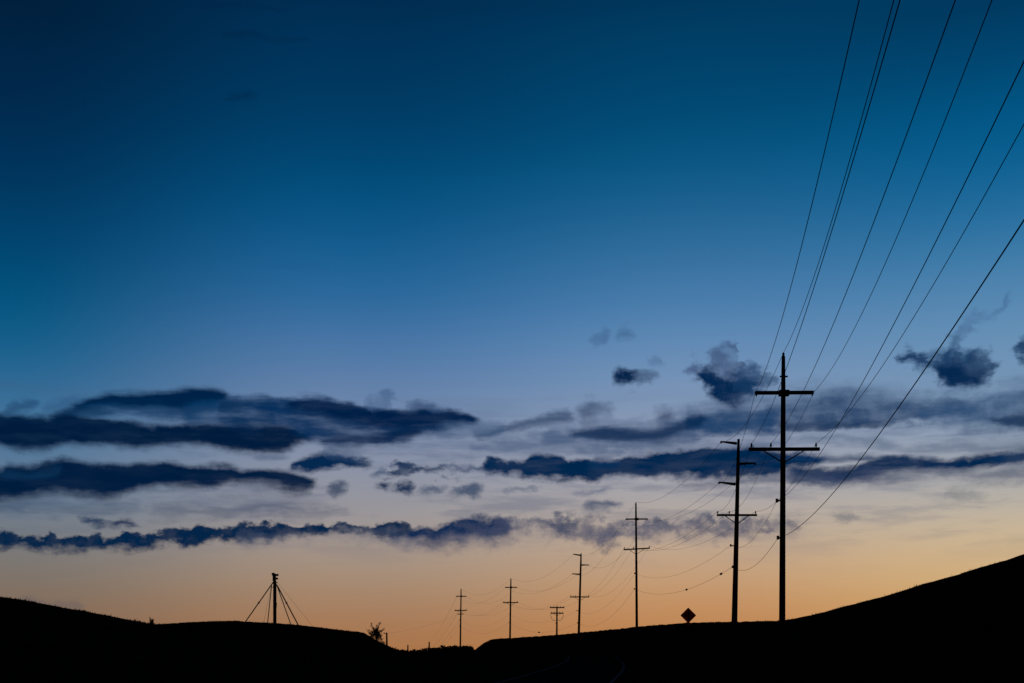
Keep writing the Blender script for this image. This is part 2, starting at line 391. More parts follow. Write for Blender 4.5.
# far low scrap over the left hill
cloud([(16, 598), (28, 593.5), (38, 598), (54, 601), (80, 602)], [(16, 606), (28, 612), (38, 612), (54, 614), (80, 612)], (77, 83, 97), 0.29, (5, 4), 3, 6)

bg = nd('ShaderNodeBackground')
NT.links.new(sky, bg.inputs['Color'])
bg.inputs['Strength'].default_value = 1.0
wo = nd('ShaderNodeOutputWorld')
NT.links.new(bg.outputs[0], wo.inputs['Surface'])

# last of the afterglow: one very weak, wide sun at the skyline
sun_d = bpy.data.lights.new('sun', 'SUN')
sun_d.energy = 0.02
sun_d.angle = math.radians(12)
sun_d.color = (1.0, 0.62, 0.34)
sun = bpy.data.objects.new('sun', sun_d)
col.objects.link(sun)
sd = Vector((math.sin(SUN_AZ), math.cos(SUN_AZ), math.tan(math.radians(1.0)))).normalized()
sun.rotation_euler = sd.to_track_quat('Z', 'Y').to_euler()


# ------------------------------------------------------------------ materials
def material(name, base, dark=None, scale=6.0, rough=0.9, stretch=(1, 1, 1), spec=0.0):
    m = bpy.data.materials.new(name)
    m.use_nodes = True
    t = m.node_tree
    b = t.nodes['Principled BSDF']
    b.inputs['Roughness'].default_value = rough
    b.inputs['Specular IOR Level'].default_value = spec
    c = t.nodes.new('ShaderNodeTexCoord')
    mp = t.nodes.new('ShaderNodeMapping')
    mp.inputs['Scale'].default_value = stretch
    n = t.nodes.new('ShaderNodeTexNoise')
    n.inputs['Scale'].default_value = scale
    n.inputs['Detail'].default_value = 5
    r = t.nodes.new('ShaderNodeValToRGB')
    dark = dark or tuple(v * 0.55 for v in base)
    r.color_ramp.elements[0].position = 0.35
    r.color_ramp.elements[0].color = (*dark, 1)
    r.color_ramp.elements[1].position = 0.65
    r.color_ramp.elements[1].color = (*base, 1)
    t.links.new(c.outputs['Object'], mp.inputs['Vector'])
    t.links.new(mp.outputs[0], n.inputs['Vector'])
    t.links.new(n.outputs[0], r.inputs[0])
    t.links.new(r.outputs[0], b.inputs['Base Color'])
    return m


MAT = dict(
    soil=material('dark_turf', (0.016, 0.015, 0.010), scale=0.6, rough=1.0, spec=0.0),
    asphalt=material('asphalt', (0.020, 0.020, 0.021), scale=3.0, rough=1.0, spec=0.0),
    paint=material('road_paint', (0.22, 0.22, 0.21), (0.12, 0.12, 0.115), scale=2.0, rough=1.0, spec=0.0),
    yellow_paint=material('yellow_road_paint', (0.10, 0.06, 0.01), scale=2.0, rough=1.0, spec=0.0),
    wood=material('weathered_pole_wood', (0.045, 0.034, 0.027), scale=4.0, stretch=(6, 6, 0.4), rough=0.95, spec=0.0),
    arm=material('crossarm_wood', (0.042, 0.034, 0.028), scale=4.0, stretch=(0.6, 6, 6), rough=0.95, spec=0.0),
    steel=material('galvanised_steel', (0.08, 0.08, 0.085), scale=8.0, rough=0.9),
    porcelain=material('brown_porcelain', (0.045, 0.025, 0.018), scale=5.0, rough=0.5),
    cable=material('weathered_cable', (0.020, 0.020, 0.021), scale=3.0, rough=0.9, spec=0.0),
    sign=material('amber_sign_sheet', (0.80, 0.20, 0.010), (0.74, 0.17, 0.008), scale=3.0, rough=0.7),
    black=material('black_sign_ink', (0.006, 0.006, 0.006), scale=3.0, rough=0.7),
    red=material('red_reflector', (0.55, 0.02, 0.012), scale=9.0, rough=0.6),
    leaf=material('dark_foliage', (0.030, 0.036, 0.014), scale=4.0, rough=1.0, spec=0.0),
    bark=material('twig_bark', (0.05, 0.04, 0.03), scale=5.0, rough=1.0, spec=0.0),
    straw=material('dry_grass', (0.045, 0.038, 0.020), scale=1.0, rough=1.0, spec=0.0),
)


# ------------------------------------------------------------------ helpers
def link_mesh(name, verts, faces, mat, parent=None, smooth=False):
    me = bpy.data.meshes.new(name)
    me.from_pydata([tuple(v) for v in verts], [], faces)
    me.materials.append(MAT[mat])
    if smooth:
        me.polygons.foreach_set('use_smooth', [True] * len(me.polygons))
    me.update()
    o = bpy.data.objects.new(name, me)
    col.objects.link(o)
    if parent is not None:
        o.parent = parent
    return o


def thing(name, label, cat, loc=(0, 0, 0), rotz=0.0, group=None):
    o = bpy.data.objects.new(name, None)
    o.empty_display_size = 0.5
    col.objects.link(o)
    o.location = loc
    o.rotation_euler = (0, 0, rotz)
    o['label'] = label
    o['category'] = cat
    if group:
        o['group'] = group
    return o


def tag(o, label, cat, group=None, kind=None):
    if label:
        o['label'] = label
    if cat:
        o['category'] = cat
    if group:
        o['group'] = group
    if kind:
        o['kind'] = kind
    return o


class MB:
    def __init__(self):
        self.v, self.f = [], []

    def box(self, c, size, rot=None):
        """box at centre c, full sizes, optional 3x3 rotation (mathutils Matrix)"""
        b = len(self.v)
        for sx in (-1, 1):
            for sy in (-1, 1):
                for sz in (-1, 1):
                    p = Vector((sx * size[0] / 2, sy * size[1] / 2, sz * size[2] / 2))
                    if rot is not None:
                        p = rot @ p
                    self.v.append(Vector(c) + p)
        for q in ((0, 1, 3, 2), (4, 6, 7, 5), (0, 4, 5, 1), (2, 3, 7, 6), (0, 2, 6, 4), (1, 5, 7, 3)):
            self.f.append(tuple(b + i for i in q))
        return self

    def tube(self, pts, radii, sides=6, cap=True):
        pts = [Vector(p) for p in pts]
        if not hasattr(radii, '__len__'):
            radii = [radii] * len(pts)
        base = len(self.v)
        prev = None
        for i, p in enumerate(pts):
            d = (pts[min(i + 1, len(pts) - 1)] - pts[max(i - 1, 0)]).normalized()
            if prev is None:
                u = d.cross(Vector((0, 0, 1)))
                if u.length < 1e-3:
                    u = Vector((1, 0, 0))
            else:
                u = prev - d * prev.dot(d)
            u.normalize()
            prev = u
            w = d.cross(u)
            for k in range(sides):
                a = 2 * math.pi * k / sides
                self.v.append(p + (u * math.cos(a) + w * math.sin(a)) * radii[i])
        for i in range(len(pts) - 1):
            for k in range(sides):
                a, b = base + i * sides + k, base + i * sides + (k + 1) % sides
                self.f.append((a, b, b + sides, a + sides))
        if cap:
            self.f.append(tuple(base + k for k in reversed(range(sides))))
            e = base + (len(pts) - 1) * sides
            self.f.append(tuple(e + k for k in range(sides)))
        return self

    def bar(self, a, b, w, h):
        """straight bar of rectangular section w (across) by h (up) from a to b"""
        a, b = Vector(a), Vector(b)
        d = (b - a).normalized()
        side = d.cross(Vector((0, 0, 1)))
        if side.length < 1e-3:
            side = Vector((0, 1, 0))
        side.normalize()
        up = side.cross(d)
        base = len(self.v)
        for p in (a, b):
            for s, t in ((-1, -1), (1, -1), (1, 1), (-1, 1)):
                self.v.append(p + side * s * w / 2 + up * t * h / 2)
        for q in ((3, 2, 1, 0), (4, 5, 6, 7), (0, 1, 5, 4), (1, 2, 6, 5), (2, 3, 7, 6), (3, 0, 4, 7)):
            self.f.append(tuple(base + i for i in q))
        return self

    def lathe(self, axis_a, prof, sides=10):
        """profile of (radius, height) turned about the vertical through axis_a"""
        a = Vector(axis_a)
        return self.tube_profile(a, prof, sides)

    def tube_profile(self, a, prof, sides):
        base = len(self.v)
        for r, z in prof:
            for k in range(sides):
                t = 2 * math.pi * k / sides
                self.v.append(a + Vector((r * math.cos(t), r * math.sin(t), z)))
        for i in range(len(prof) - 1):
            for k in range(sides):
                p, q = base + i * sides + k, base + i * sides + (k + 1) % sides
                self.f.append((p, q, q + sides, p + sides))
        self.f.append(tuple(base + k for k in reversed(range(sides))))
        e = base + (len(prof) - 1) * sides
        self.f.append(tuple(e + k for k in range(sides)))
        return self

    def build(self, name, mat, parent=None, smooth=False):
        return link_mesh(name, self.v, self.f, mat, parent, smooth)


# ------------------------------------------------------------------ terrain
ROAD = np.array([(-9, -60, -2.2), (-5.5, 0, -1.95), (-1.5, 33, -1.88), (2.4, 66, -1.80), (7.0, 105, -1.42), (10.2, 142, -1.02), (11.6, 168, -0.60), (11.4, 188, -0.45),
                 (8, 215, -1.2), (0, 250, -3.2), (-14, 290, -6.5), (-40, 330, -10), (-80, 372, -12.5), (-150, 420, -13)], float)


def smooth_poly(P, n=14):
    out = []
    for i in range(len(P) - 1):
        p0, p1, p2, p3 = P[max(i - 1, 0)], P[i], P[i + 1], P[min(i + 2, len(P) - 1)]
        for k in range(n):
            t = k / n
            out.append(0.5 * ((2 * p1) + (-p0 + p2) * t + (2 * p0 - 5 * p1 + 4 * p2 - p3) * t * t + (-p0 + 3 * p1 - 3 * p2 + p3) * t ** 3))
    out.append(P[-1])
    return np.array(out)


RP = smooth_poly(ROAD)
SIL = {   # skyline rows by image column, crest ranges, front and back run-outs
    'left_near': dict(x=[-900, -300, -120, 0, 17, 36, 56, 82, 107, 129, 148, 155, 190, 250, 330],
                      y=[566, 572, 584, 597, 599, 602.3, 606.2, 611, 615.4, 619.7, 623.4, 625, 632, 645, 668],
                      rx=[-900, 0, 155, 330], r=[120, 112, 120, 126], wf=75, wb=70),
    'left_far': dict(x=[-300, 0, 90, 155, 172, 193, 220, 234, 246, 273, 297, 308, 325, 343, 358, 364, 368.5, 378, 388.7, 397, 415, 440],
                     y=[650, 640, 628, 624.4, 623.2, 621.9, 621, 620.6, 621.5, 623, 624.7, 626, 628, 630.3, 631.6, 632.6, 635.6, 640.9, 646, 651, 662, 680],
                     rx=[0, 440], r=[175, 172], wf=60, wb=110),
    'valley': dict(x=[250, 350, 389, 397, 411, 427, 444, 460, 468, 471.5, 474.5, 500, 560],
                   y=[660, 650, 648.5, 651, 652, 650.6, 649, 647, 647, 647.8, 650, 660, 690],
                   rx=[250, 560], r=[352, 352], wf=70, wb=60),
    'right': dict(x=[430, 460, 474, 478.5, 488, 495, 510, 560, 600, 637, 688, 735, 782, 806, 820, 846, 878, 892, 923, 947, 982, 1024, 1120, 1250, 1500, 4000],
                  y=[700, 664, 650, 646.5, 640.5, 638.8, 638, 634.5, 630.5, 626.6, 622.6, 621.6, 620.6, 616.2, 612.9, 606, 597.7, 594, 584, 577.6, 567, 554.3, 530, 508, 490, 480],
                  rx=[430, 478, 510, 579, 637, 688, 735, 782, 860, 1024, 1500, 4000], r=[310, 306, 290, 229, 172, 136, 112, 88, 94, 108, 110, 110], wf=45, wb=60),
}
for L in SIL.values():
    for k in ('x', 'y', 'rx', 'r'):
        L[k] = np.array(L[k], float)
    q = np.unique(np.concatenate([L['x'], np.arange(max(L['x'][0], -300), min(L['x'][-1], 1500), 6.0)]))
    L['y'] = np.interp(q, L['x'], L['y']); L['x'] = q
    L['dy'] = np.zeros_like(q)


def sstep(t):
    t = np.clip(t, 0, 1)
    return t * t * (3 - 2 * t)


def ground_eye(X, Y, carve=True):
    """terrain height relative to the eye"""
    X = np.asarray(X, float); Y = np.asarray(Y, float)
    r = np.hypot(X, Y) + 1e-6
    az = np.arctan2(X, Y)
    azc = np.clip(az, -1.30, 1.30)
    u = np.tan(azc)
    px = 512 + F * u
    side = sstep((np.abs(az) - 1.15) / 0.8)              # 0 ahead .. 1 to the sides and behind
    base = -1.65 - 10.9 * sstep((r - 200) / 190) * (1 - side) - 1.5 * side * sstep((r - 60) / 300)
    base = base - 0.25 * sstep((r - 4) / 40)
    zs = [base]
    for L in SIL.values():
        rc = np.interp(px, L['rx'], L['r'])
        py = np.interp(px, L['x'], L['y'] + L['dy'])
        zc = (YH - py) / F * rc / np.sqrt(1 + u * u)
        rise = np.where(r < rc, sstep((r - (rc - L['wf'])) / L['wf']), 1 - sstep((r - rc) / L['wb']))
        zs.append(base + (zc - base) * rise * (1 - side))
    k = 0.18
    Z = np.stack(zs)
    mx = Z.max(0)
    z = mx + k * np.log(np.exp((Z - mx) / k).sum(0)) - k * np.log(1.6)
    z = z + 0.06 * np.sin(X * 0.9 + 1.3 * np.sin(Y * 0.31)) * np.sin(Y * 0.7) + 0.05 * np.sin(X * 2.3 + Y * 1.7)
    if carve:
        d2 = np.full(z.shape, 1e18)
        zr = np.zeros(z.shape)
        for q in RP[::2]:
            dd = (X - q[0]) ** 2 + (Y - q[1]) ** 2
            m = dd < d2
            d2 = np.where(m, dd, d2)
            zr = np.where(m, q[2], zr)
        d = np.sqrt(d2)
        wgt = 1 - sstep((d - 4.0) / 2.6)
        z = z * (1 - wgt) + (zr - 0.12) * wgt
    return z


# trim the crest heights until each skyline is where the survey puts it
rr = np.exp(np.linspace(np.log(20), np.log(700), 420))
for it in range(7):
    allx = np.unique(np.concatenate([L['x'][(L['x'] > -250) & (L['x'] < 1400)] for L in SIL.values()]))
    U = (allx - 512) / F
    RR, UU = np.meshgrid(rr, U)
    c = 1 / np.sqrt(1 + UU * UU)
    Z = ground_eye(RR * UU * c, RR * c)
    sky_y = (YH - F * Z / (RR * c)).min(1)
    want = np.min([np.interp(allx, L['x'], L['y'], left=720, right=720) for L in SIL.values()], axis=0)
    for L in SIL.values():
        own = np.interp(allx, L['x'], L['y'], left=720, right=720)
        for i, x in enumerate(L['x']):
            j = np.searchsorted(allx, x)
            if j < len(allx) and allx[j] == x and abs(own[j] - want[j]) < 0.8:
                L['dy'][i] += 0.7 * (want[j] - sky_y[j])


def gz(x, y):
    return float(ground_eye(np.array([x]), np.array([y]))[0]) + EYE


azs = np.concatenate([np.arange(-180, -34, 2.0), np.arange(-34, 34, 0.09), np.arange(34, 180, 2.0)])
rs = np.concatenate([[0.0], np.exp(np.linspace(np.log(1.5), np.log(60), 60)), np.exp(np.linspace(np.log(61), np.log(460), 190)), np.exp(np.linspace(np.log(480), np.log(9000), 26))])
RR, AA = np.meshgrid(rs, np.radians(azs))
GX, GY = RR * np.sin(AA), RR * np.cos(AA)
GZ = ground_eye(GX, GY) + EYE
na, nr = GX.shape
V = np.stack([GX.ravel(), GY.ravel(), GZ.ravel()], 1)
ii, jj = np.meshgrid(np.arange(na), np.arange(nr - 1), indexing='ij')
i2 = (ii + 1) % na
faces = np.stack([ii * nr + jj, ii * nr + jj + 1, i2 * nr + jj + 1, i2 * nr + jj], -1).reshape(-1, 4)
me = bpy.data.meshes.new('ground')
me.vertices.add(len(V)); me.vertices.foreach_set('co', V.ravel())
me.loops.add(faces.size); me.loops.foreach_set('vertex_index', faces.ravel())
me.polygons.add(len(faces)); me.polygons.foreach_set('loop_start', np.arange(0, faces.size, 4))
me.update(calc_edges=True)
me.validate()
me.materials.append(MAT['soil'])
ground = bpy.data.objects.new('ground', me)
col.objects.link(ground)
ground['kind'] = 'structure'


# ------------------------------------------------------------------ road with its painted lines
def ribbon(name, off, width, lift, mat, dash=None, parent=None):
    T = np.gradient(RP[:, :2], axis=0)
    T /= np.linalg.norm(T, axis=1)[:, None]
    N = np.stack([T[:, 1], -T[:, 0]], 1)                 # to the right of travel
    run = np.concatenate([[0], np.cumsum(np.linalg.norm(np.diff(RP[:, :2], axis=0), axis=1))])
    v, f = [], []
    for i in range(len(RP)):
        for s in (-0.5, 0.5):
            q = RP[i, :2] + N[i] * (off + s * width)
            v.append((q[0], q[1], RP[i, 2] + EYE + lift))
    for i in range(len(RP) - 1):
        if dash and (run[i] % dash) > dash * 0.35:
            continue
        f.append((2 * i, 2 * i + 1, 2 * i + 3, 2 * i + 2))
    o = link_mesh(name, v, f, mat, parent)
    o['kind'] = 'structure'
    return o


road = ribbon('road', 0, 7.6, 0.0, 'asphalt')
ribbon('edge_line', 3.3, 0.20, 0.006, 'paint', parent=road)
ribbon('edge_line', -3.3, 0.20, 0.006, 'paint', parent=road)
ribbon('centre_line', 0.0, 0.12, 0.006, 'yellow_paint', parent=road)

# ------------------------------------------------------------------ utility poles
G_LINE = 'utility poles of the line along the road'


def insulator(p, parent, h=0.26, r=0.075):
    m = MB()
    m.tube_profile(Vector(p), [(r * 0.35, 0), (r * 0.4, h * 0.25), (r, h * 0.32), (r * 0.55, h * 0.48), (r * 0.9, h * 0.56), (r * 0.5, h * 0.72), (r * 0.7, h * 0.82), (r * 0.35, h)], 8)
    return m.build('insulator', 'porcelain', parent, True)


def shaft(root, top, base, r0, r1):
    """tapered round pole from base to top (local coordinates)"""
    n = 9
    pts = [base.lerp(top, i / (n - 1)) for i in range(n)]
    rad = [r0 + (r1 - r0) * (i / (n - 1)) for i in range(n)]
    rad[-1] = r1 * 0.8
    m = MB().tube(pts, rad, 12)
    return m.build('shaft', 'wood', root, True)


def at_shaft(top, base, z):
    t = (z - base.z) / (top.z - base.z)
    return base.lerp(top, t)


def crossarm(root, a, b, sec, pins=(), brace=None, axis=None, taper=False):
    """beam from a to b; pins: fractions along it that carry an insulator; brace: drop of its V brace"""
    off = Vector((0, -0.22, 0))
    m = MB()
    if taper:
        mid = (a + b) / 2
        m.bar(a + off, mid + off, sec, sec * 0.95)
        m.bar(mid + off + (b - a).normalized() * 0.004, b + off, sec, sec * 0.95)
        m.box(mid + off * 0.55, (0.55, 0.30, sec * 1.7))
    else:
        m.bar(a + off, b + off, sec, sec * 1.05)
    o = m.build('crossarm', 'arm', root)
    for t in pins:
        p = a.lerp(b, t) + off
        insulator(p + Vector((0, 0, sec * 0.5)), o)
    if brace and axis is not None:
        for s in (0.22, 0.78):
            p = a.lerp(b, s) + off + Vector((0, 0.10, -sec * 0.5))
            q = axis + Vector((0, -0.12, -brace))
            MB().bar(p, q, 0.05, 0.06).build('brace', 'steel', root)
    return o


def davit(root, a, b, sec=0.2):
    """single-sided arm from the shaft (a) to its tip (b), thinner at the tip"""
    m = MB()
    m.tube([a, a.lerp(b, 0.5), b], [sec * 0.62, sec * 0.5, sec * 0.32], 8)
    o = m.build('davit_arm', 'steel', root, True)
    k = MB().tube_profile(Vector(b) + Vector((0, 0, -0.16)), [(0.05, 0), (0.085, 0.05), (0.05, 0.09), (0.085, 0.13), (0.05, 0.2)], 8)
    k.build('insulator', 'porcelain', o, True)
    return o


def bracket(root, axis, px_off, Y, z):
    """small stand-off spool that holds the lowest wires"""
    m = MB()
    tip = Vector((axis.x + px_off, axis.y - 0.1, z))
    m.bar(Vector((axis.x, axis.y - 0.1, z)), tip, 0.07, 0.07)
    o = m.build('bracket', 'steel', root)
    MB().tube_profile(tip + Vector((0, 0, -0.10)), [(0.05, 0), (0.09, 0.05), (0.06, 0.10), (0.09, 0.15), (0.05, 0.22)], 8).build('spool_insulator', 'porcelain', o, True)
    return o


# bearings of the fittings, read off the photograph: one row per pole, near to far
POLES = [
    dict(Y=63, top=(783.4, 356.5), base=(782.2, 621), r=(0.185, 0.125), upper=((754.3, 393.8), (812.4, 393.4)), lower=((748, 450), (818.5, 449.8)), kind='cross',
         pins=((750.7, 446), (770, 445), (815, 446)), neutral=(776.5, 501), comm=(780, 538), sec=0.17, extra=True,
         label='nearest and tallest utility pole, two crossarms, standing where the right hill begins'),
    dict(Y=96, top=(738.6, 439), base=(734.4, 622.5), r=(0.26, 0.13), davits=((736.8, 443.5, 721, 441.6), (738.2, 463.8, 755, 463.2), (735.4, 484.3, 719, 482.2)), lower=((716.4, 515.4), (756.4, 515.4)), kind='davit',
         pins=((717.2, 513), (728.8, 513), (755, 513)), neutral=(730.5, 545.6), comm=(732.5, 567), sec=0.16,
         label='thick utility pole with three one-sided arms just left of the nearest pole'),
    dict(Y=158, top=(635.9, 503.8), base=(636.8, 627), r=(0.19, 0.13), upper=((625.6, 519.3), (647.5, 519.2)), lower=((623.4, 549.8), (649.8, 548.3)), kind='cross',
         pins=((624.2, 548), (633.2, 547), (649, 546.5)), neutral=(634.6, 573.4), comm=(635.6, 589), sec=0.17,
         label='utility pole with two crossarms between the diamond sign and the slim three-armed pole'),
    dict(Y=225, top=(581.1, 553.4), base=(578.8, 632.6), r=(0.25, 0.16), davits=((580.9, 555.4, 573.4, 554.1), (580.7, 565, 588.7, 564.9), (580.2, 574.4, 572.3, 573.7)), lower=((570, 597), (589.2, 597)), kind='davit',
         pins=((570.8, 595.5), (575.4, 595.5), (588.6, 595.5)), neutral=(577, 610.7), comm=(578, 622.8), sec=0.2,
         label='distant slim utility pole with three one-sided arms beside the short twin-armed pole'),
    dict(Y=290, top=(510.9, 579), base=(510, 638.5), r=(0.24, 0.17), upper=((505, 587.4), (517, 587.4)), lower=((503, 602.6), (518.2, 602.6)), kind='cross',
         pins=((503.8, 601), (508.2, 601), (517.4, 601)), neutral=(509.5, 614), comm=(510.2, 622.5), sec=0.24,
         label='distant utility pole with two crossarms at the left end of the right bank'),
    dict(Y=350, top=(461.1, 589.2), base=(460.3, 647.2), r=(0.26, 0.18), upper=((456.2, 596.3), (466.4, 596.3)), lower=((454.7, 610.6), (467, 610.3)), kind='cross',
         pins=((455.5, 609), (459.4, 609), (466.2, 609)), neutral=(459.6, 620), comm=(460.2, 626), sec=0.27, third=((457.3, 614.2), (463.7, 614)),
         label='distant utility pole with three crossarms, standing in the valley gap beside the bushes'),
    dict(Y=440, top=(429.2, 642), base=(429.0, 668), r=(0.36, 0.30), upper=((426.4, 648.6), (432.4, 648.2)), lower=((426, 652.5), (432.4, 652.5)), kind='cross',
         pins=((426.4, 651), (428.2, 651), (432, 651)), neutral=(428.8, 655), comm=(429, 658), sec=0.3,
         label='pole top with a short crossarm just above the valley bushes'),
    dict(Y=540, top=(407.9, 645), base=(407.6, 676), r=(0.40, 0.34), upper=((405.4, 651.6), (410.6, 651.6)), lower=((405, 656), (411, 656)), kind='cross',
         pins=((405.4, 655), (407.4, 655), (410.6, 655)), neutral=(407.7, 659), comm=(407.8, 661), sec=0.3,
         label='farthest pole tip peeping over the scrub right of the bushy tree'),
]
ATTACH = []          # per pole, eight wire points: top, left, right, three lower pins, neutral, cable
for P in POLES:
    Y = P['Y']
    b3 = pt(*P['base'], Y)
    foot_z = gz(b3.x, b3.y) - 0.25
    t3 = pt(*P['top'], Y)
    # carry the lean of the visible part down to the ground
    k = (foot_z - t3.z) / (b3.z - t3.z)
    foot = t3 + (b3 - t3) * k
    root = thing('utility_pole', P['label'], 'utility pole', (foot.x, foot.y, foot.z), 0, G_LINE)
    O = Vector(root.location)
    top, base = t3 - O, Vector((0, 0, 0))
    shaft(root, top, base, P['r'][0], P['r'][1])
    lo = [pt(*q, Y) - O for q in P['lower']]
    pins = [pt(*q, Y) - O for q in P['pins']]
    la = (lo[1] - lo[0])
    fr = [max(0.02, min(0.98, (p - lo[0]).dot(la) / la.dot(la))) for p in pins]
    ax = at_shaft(top, base, (lo[0].z + lo[1].z) / 2)
    crossarm(root, lo[0], lo[1], P['sec'], fr, 0.75, ax)
    off = Vector((0, -0.22, 0))
    pin_pts = [lo[0].lerp(lo[1], t) + off + Vector((0, 0, P['sec'] * 0.5 + 0.24)) + O for t in fr]
    if P['kind'] == 'cross':
        up = [pt(*q, Y) - O for q in P['upper']]
        crossarm(root, up[0], up[1], P['sec'] * 1.1, taper=True)
        left, right = up[0] + off + O, up[1] + off + O
        for s in (0.02, 0.98):
            q = up[0].lerp(up[1], s) + off
            MB().tube_profile(q + Vector((0, 0, -0.18 - P['sec'] * 0.4)), [(0.03, 0.06), (0.05, 0.08), (0.03, 0.11), (0.05, 0.14), (0.03, 0.18)], 8).build('insulator', 'porcelain', root, True)
        tip = MB().tube_profile(top + Vector((0, 0, -0.02)), [(0.05, 0), (0.08, 0.06), (0.05, 0.10), (0.08, 0.15), (0.04, 0.24)], 8)
        tip.build('insulator', 'porcelain', root, True)
        topw = t3 + Vector((0, 0, 0.2))
    else:
        ds = []
        for (x0, y0, x1, y1) in P['davits']:
            a, bb = pt(x0, y0, Y) - O, pt(x1, y1, Y) - O
            davit(root, a, bb, P['sec'] * 1.25)
            ds.append(bb + O + Vector((0, 0, -0.05)))
        topw, right, left = ds[0], ds[1], ds[2]
    nz = pt(*P['neutral'], Y) - O
    an = at_shaft(top, base, nz.z)
    bracket(root, an, nz.x - an.x, Y, nz.z)
    cz = pt(*P['comm'], Y) - O
    ac = at_shaft(top, base, cz.z)
    bracket(root, ac, -0.28 if Y < 130 else -0.32, Y, cz.z)
    if P.get('extra'):
        q = pt(783.2, 377, Y) - O
        MB().bar(q + Vector((-0.22, -0.12, 0)), q + Vector((0.22, -0.12, 0)), 0.07, 0.08).build('bracket', 'steel', root)
    if P.get('third'):
        th = [pt(*q, Y) - O for q in P['third']]
        crossarm(root, th[0], th[1], P['sec'] * 0.8)
    neutral = Vector((nz.x, an.y - 0.1, nz.z)) + O
    comm = Vector((ac.x - 0.28, ac.y - 0.1, cz.z)) + O
    ATTACH.append([topw, left, right, *pin_pts, neutral, comm])

# ends of the first span, on the pole beside the camera that stays out of view
FIRST = [((4.45, 2, 16.58), 2.2), ((3.35, 2, 14.34), 2.2), ((5.55, 2, 14.34), 2.2), ((3.50, 2, 11.40), 1.8), ((4.30, 2, 11.46), 1.8), ((6.10, 2, 11.15), 1.8), ((4.30, 2, 8.36), 1.6), ((4.45, 2, 6.46), 1.35)]
SAGS = [  # per following span
    (1.2, 1.3, 1.2, 1.0, 1.0, 1.0, 1.05, 0.9),
    (1.6, 1.7, 1.7, 1.6, 1.6, 1.6, 1.5, 1.4),
    (2.7, 2.8, 2.8, 2.6, 2.6, 2.6, 2.4, 2.4),
    (2.6, 2.7, 2.7, 2.5, 2.5, 2.5, 2.3, 2.2),
    (3.0, 3.1, 3.1, 2.8, 2.8, 2.8, 2.6, 2.6),
    (1.6, 1.6, 1.6, 1.4, 1.4, 1.4, 1.2, 1.2),
    (2.0, 2.0, 2.0, 1.8, 1.8, 1.8, 1.6, 1.6),
]
WIRES = [
    ('power_line', 'power wire that runs over the tip of the nearest utility pole', 0.0125),
    ('power_line', 'power wire on the left end of the nearest pole\'s upper crossarm', 0.0115),
    ('power_line', 'power wire on the right end of the nearest pole\'s upper crossarm', 0.0115),
    ('power_line', 'power wire on the left end pin of the nearest pole\'s lower crossarm', 0.0104),
    ('power_line', 'power wire on the second pin, left of the shaft, of the nearest pole\'s lower crossarm', 0.0104),
    ('power_line', 'power wire on the right end pin of the nearest pole\'s lower crossarm', 0.0104),
    ('neutral_wire', 'wire on the small left bracket of the nearest pole below its lower crossarm', 0.0092),
    ('communication_cable', 'lowest and thickest cable strung along the poles under all other wires', 0.0116),
]
cable_pts = None
for w, (name, label, rad) in enumerate(WIRES):
    pts, rads = [], []
    nodes = [Vector(FIRST[w][0]) + Vector((0, 0, EYE))] + [ATTACH[i][w] for i in range(len(ATTACH))]
    sags = [FIRST[w][1]] + [s[w] for s in SAGS]
    for a, b, s in zip(nodes, nodes[1:], sags):
        n = 40
        for i in range(n + (1 if b is nodes[-1] else 0)):
            t = i / n
            p = a.lerp(b, t)
            p.z -= 4 * s * t * (1 - t)
            pts.append(p)
            rads.append(rad)
    o = MB().tube(pts, rads, 6).build(name, 'cable', None, True)
    tag(o, label, 'wire', 'wires strung along the pole line')
    if w == 7:
        for px in (722.5, 686.6, 539):                   # splice cases on the cable
            best = min(range(1, len(pts) - 1), key=lambda i: abs(512 + F * pts[i].x / max(pts[i].y, 1) - px) + (1000 if pts[i].y < 90 else 0))
            d = (pts[best + 1] - pts[best - 1]).normalized()
            big = pts[best].y > 250
            h, r = (0.24, 0.10) if not big else (0.45, 0.16)
            MB().tube([pts[best] - d * h, pts[best] - d * h * 0.7, pts[best] + d * h * 0.7, pts[best] + d * h], [0.03, r, r, 0.03], 8).build('splice_case', 'black', o, True)

# short twin-armed pole beyond the bank
Y = 250
b3, t3 = pt(556.8, 635.2, Y), pt(557, 606, Y)
foot = Vector((b3.x, b3.y, gz(b3.x, b3.y) - 0.3))
sp = thing('utility_pole', 'short pole with two close crossarms and hanging wire loops behind the bank', 'utility pole', foot)
O = Vector(foot)
shaft(sp, t3 - O, Vector((0, 0, 0)), 0.20, 0.15)
for (xa, xb, y, pins) in ((549.8, 564.4, 607.6, (0.04, 0.28, 0.72, 0.96)), (550.6, 563.4, 613.2, (0.05, 0.3, 0.7, 0.95))):
    crossarm(sp, pt(xa, y, Y) - O, pt(xb, y, Y) - O, 0.24, pins, 0.6 if y > 610 else None, pt(557, y, Y) - O)
for (xa, xm, xb) in ((550.8, 550.4, 555.6), (563.2, 563.6, 558.2)):
    q = [pt(xa, 613.5, Y), pt(xm, 618.5, Y), pt((xm + xb) / 2, 621.6, Y), pt(xb, 620.2, Y)]
    pts = []
    for i in range(13):
        t = i / 12
        p = q[0] * (1 - t) ** 3 + q[1] * 3 * t * (1 - t) ** 2 + q[2] * 3 * t * t * (1 - t) + q[3] * t ** 3
        pts.append(p - O + Vector((0, -0.22, 0)))
    MB().tube(pts, 0.045, 6).build('jumper_wire', 'cable', sp, True)
MB().bar(pt(555.2, 623, Y) - O, pt(556.9, 623.2, Y) - O, 0.12, 0.15).build('bracket', 'steel', sp)

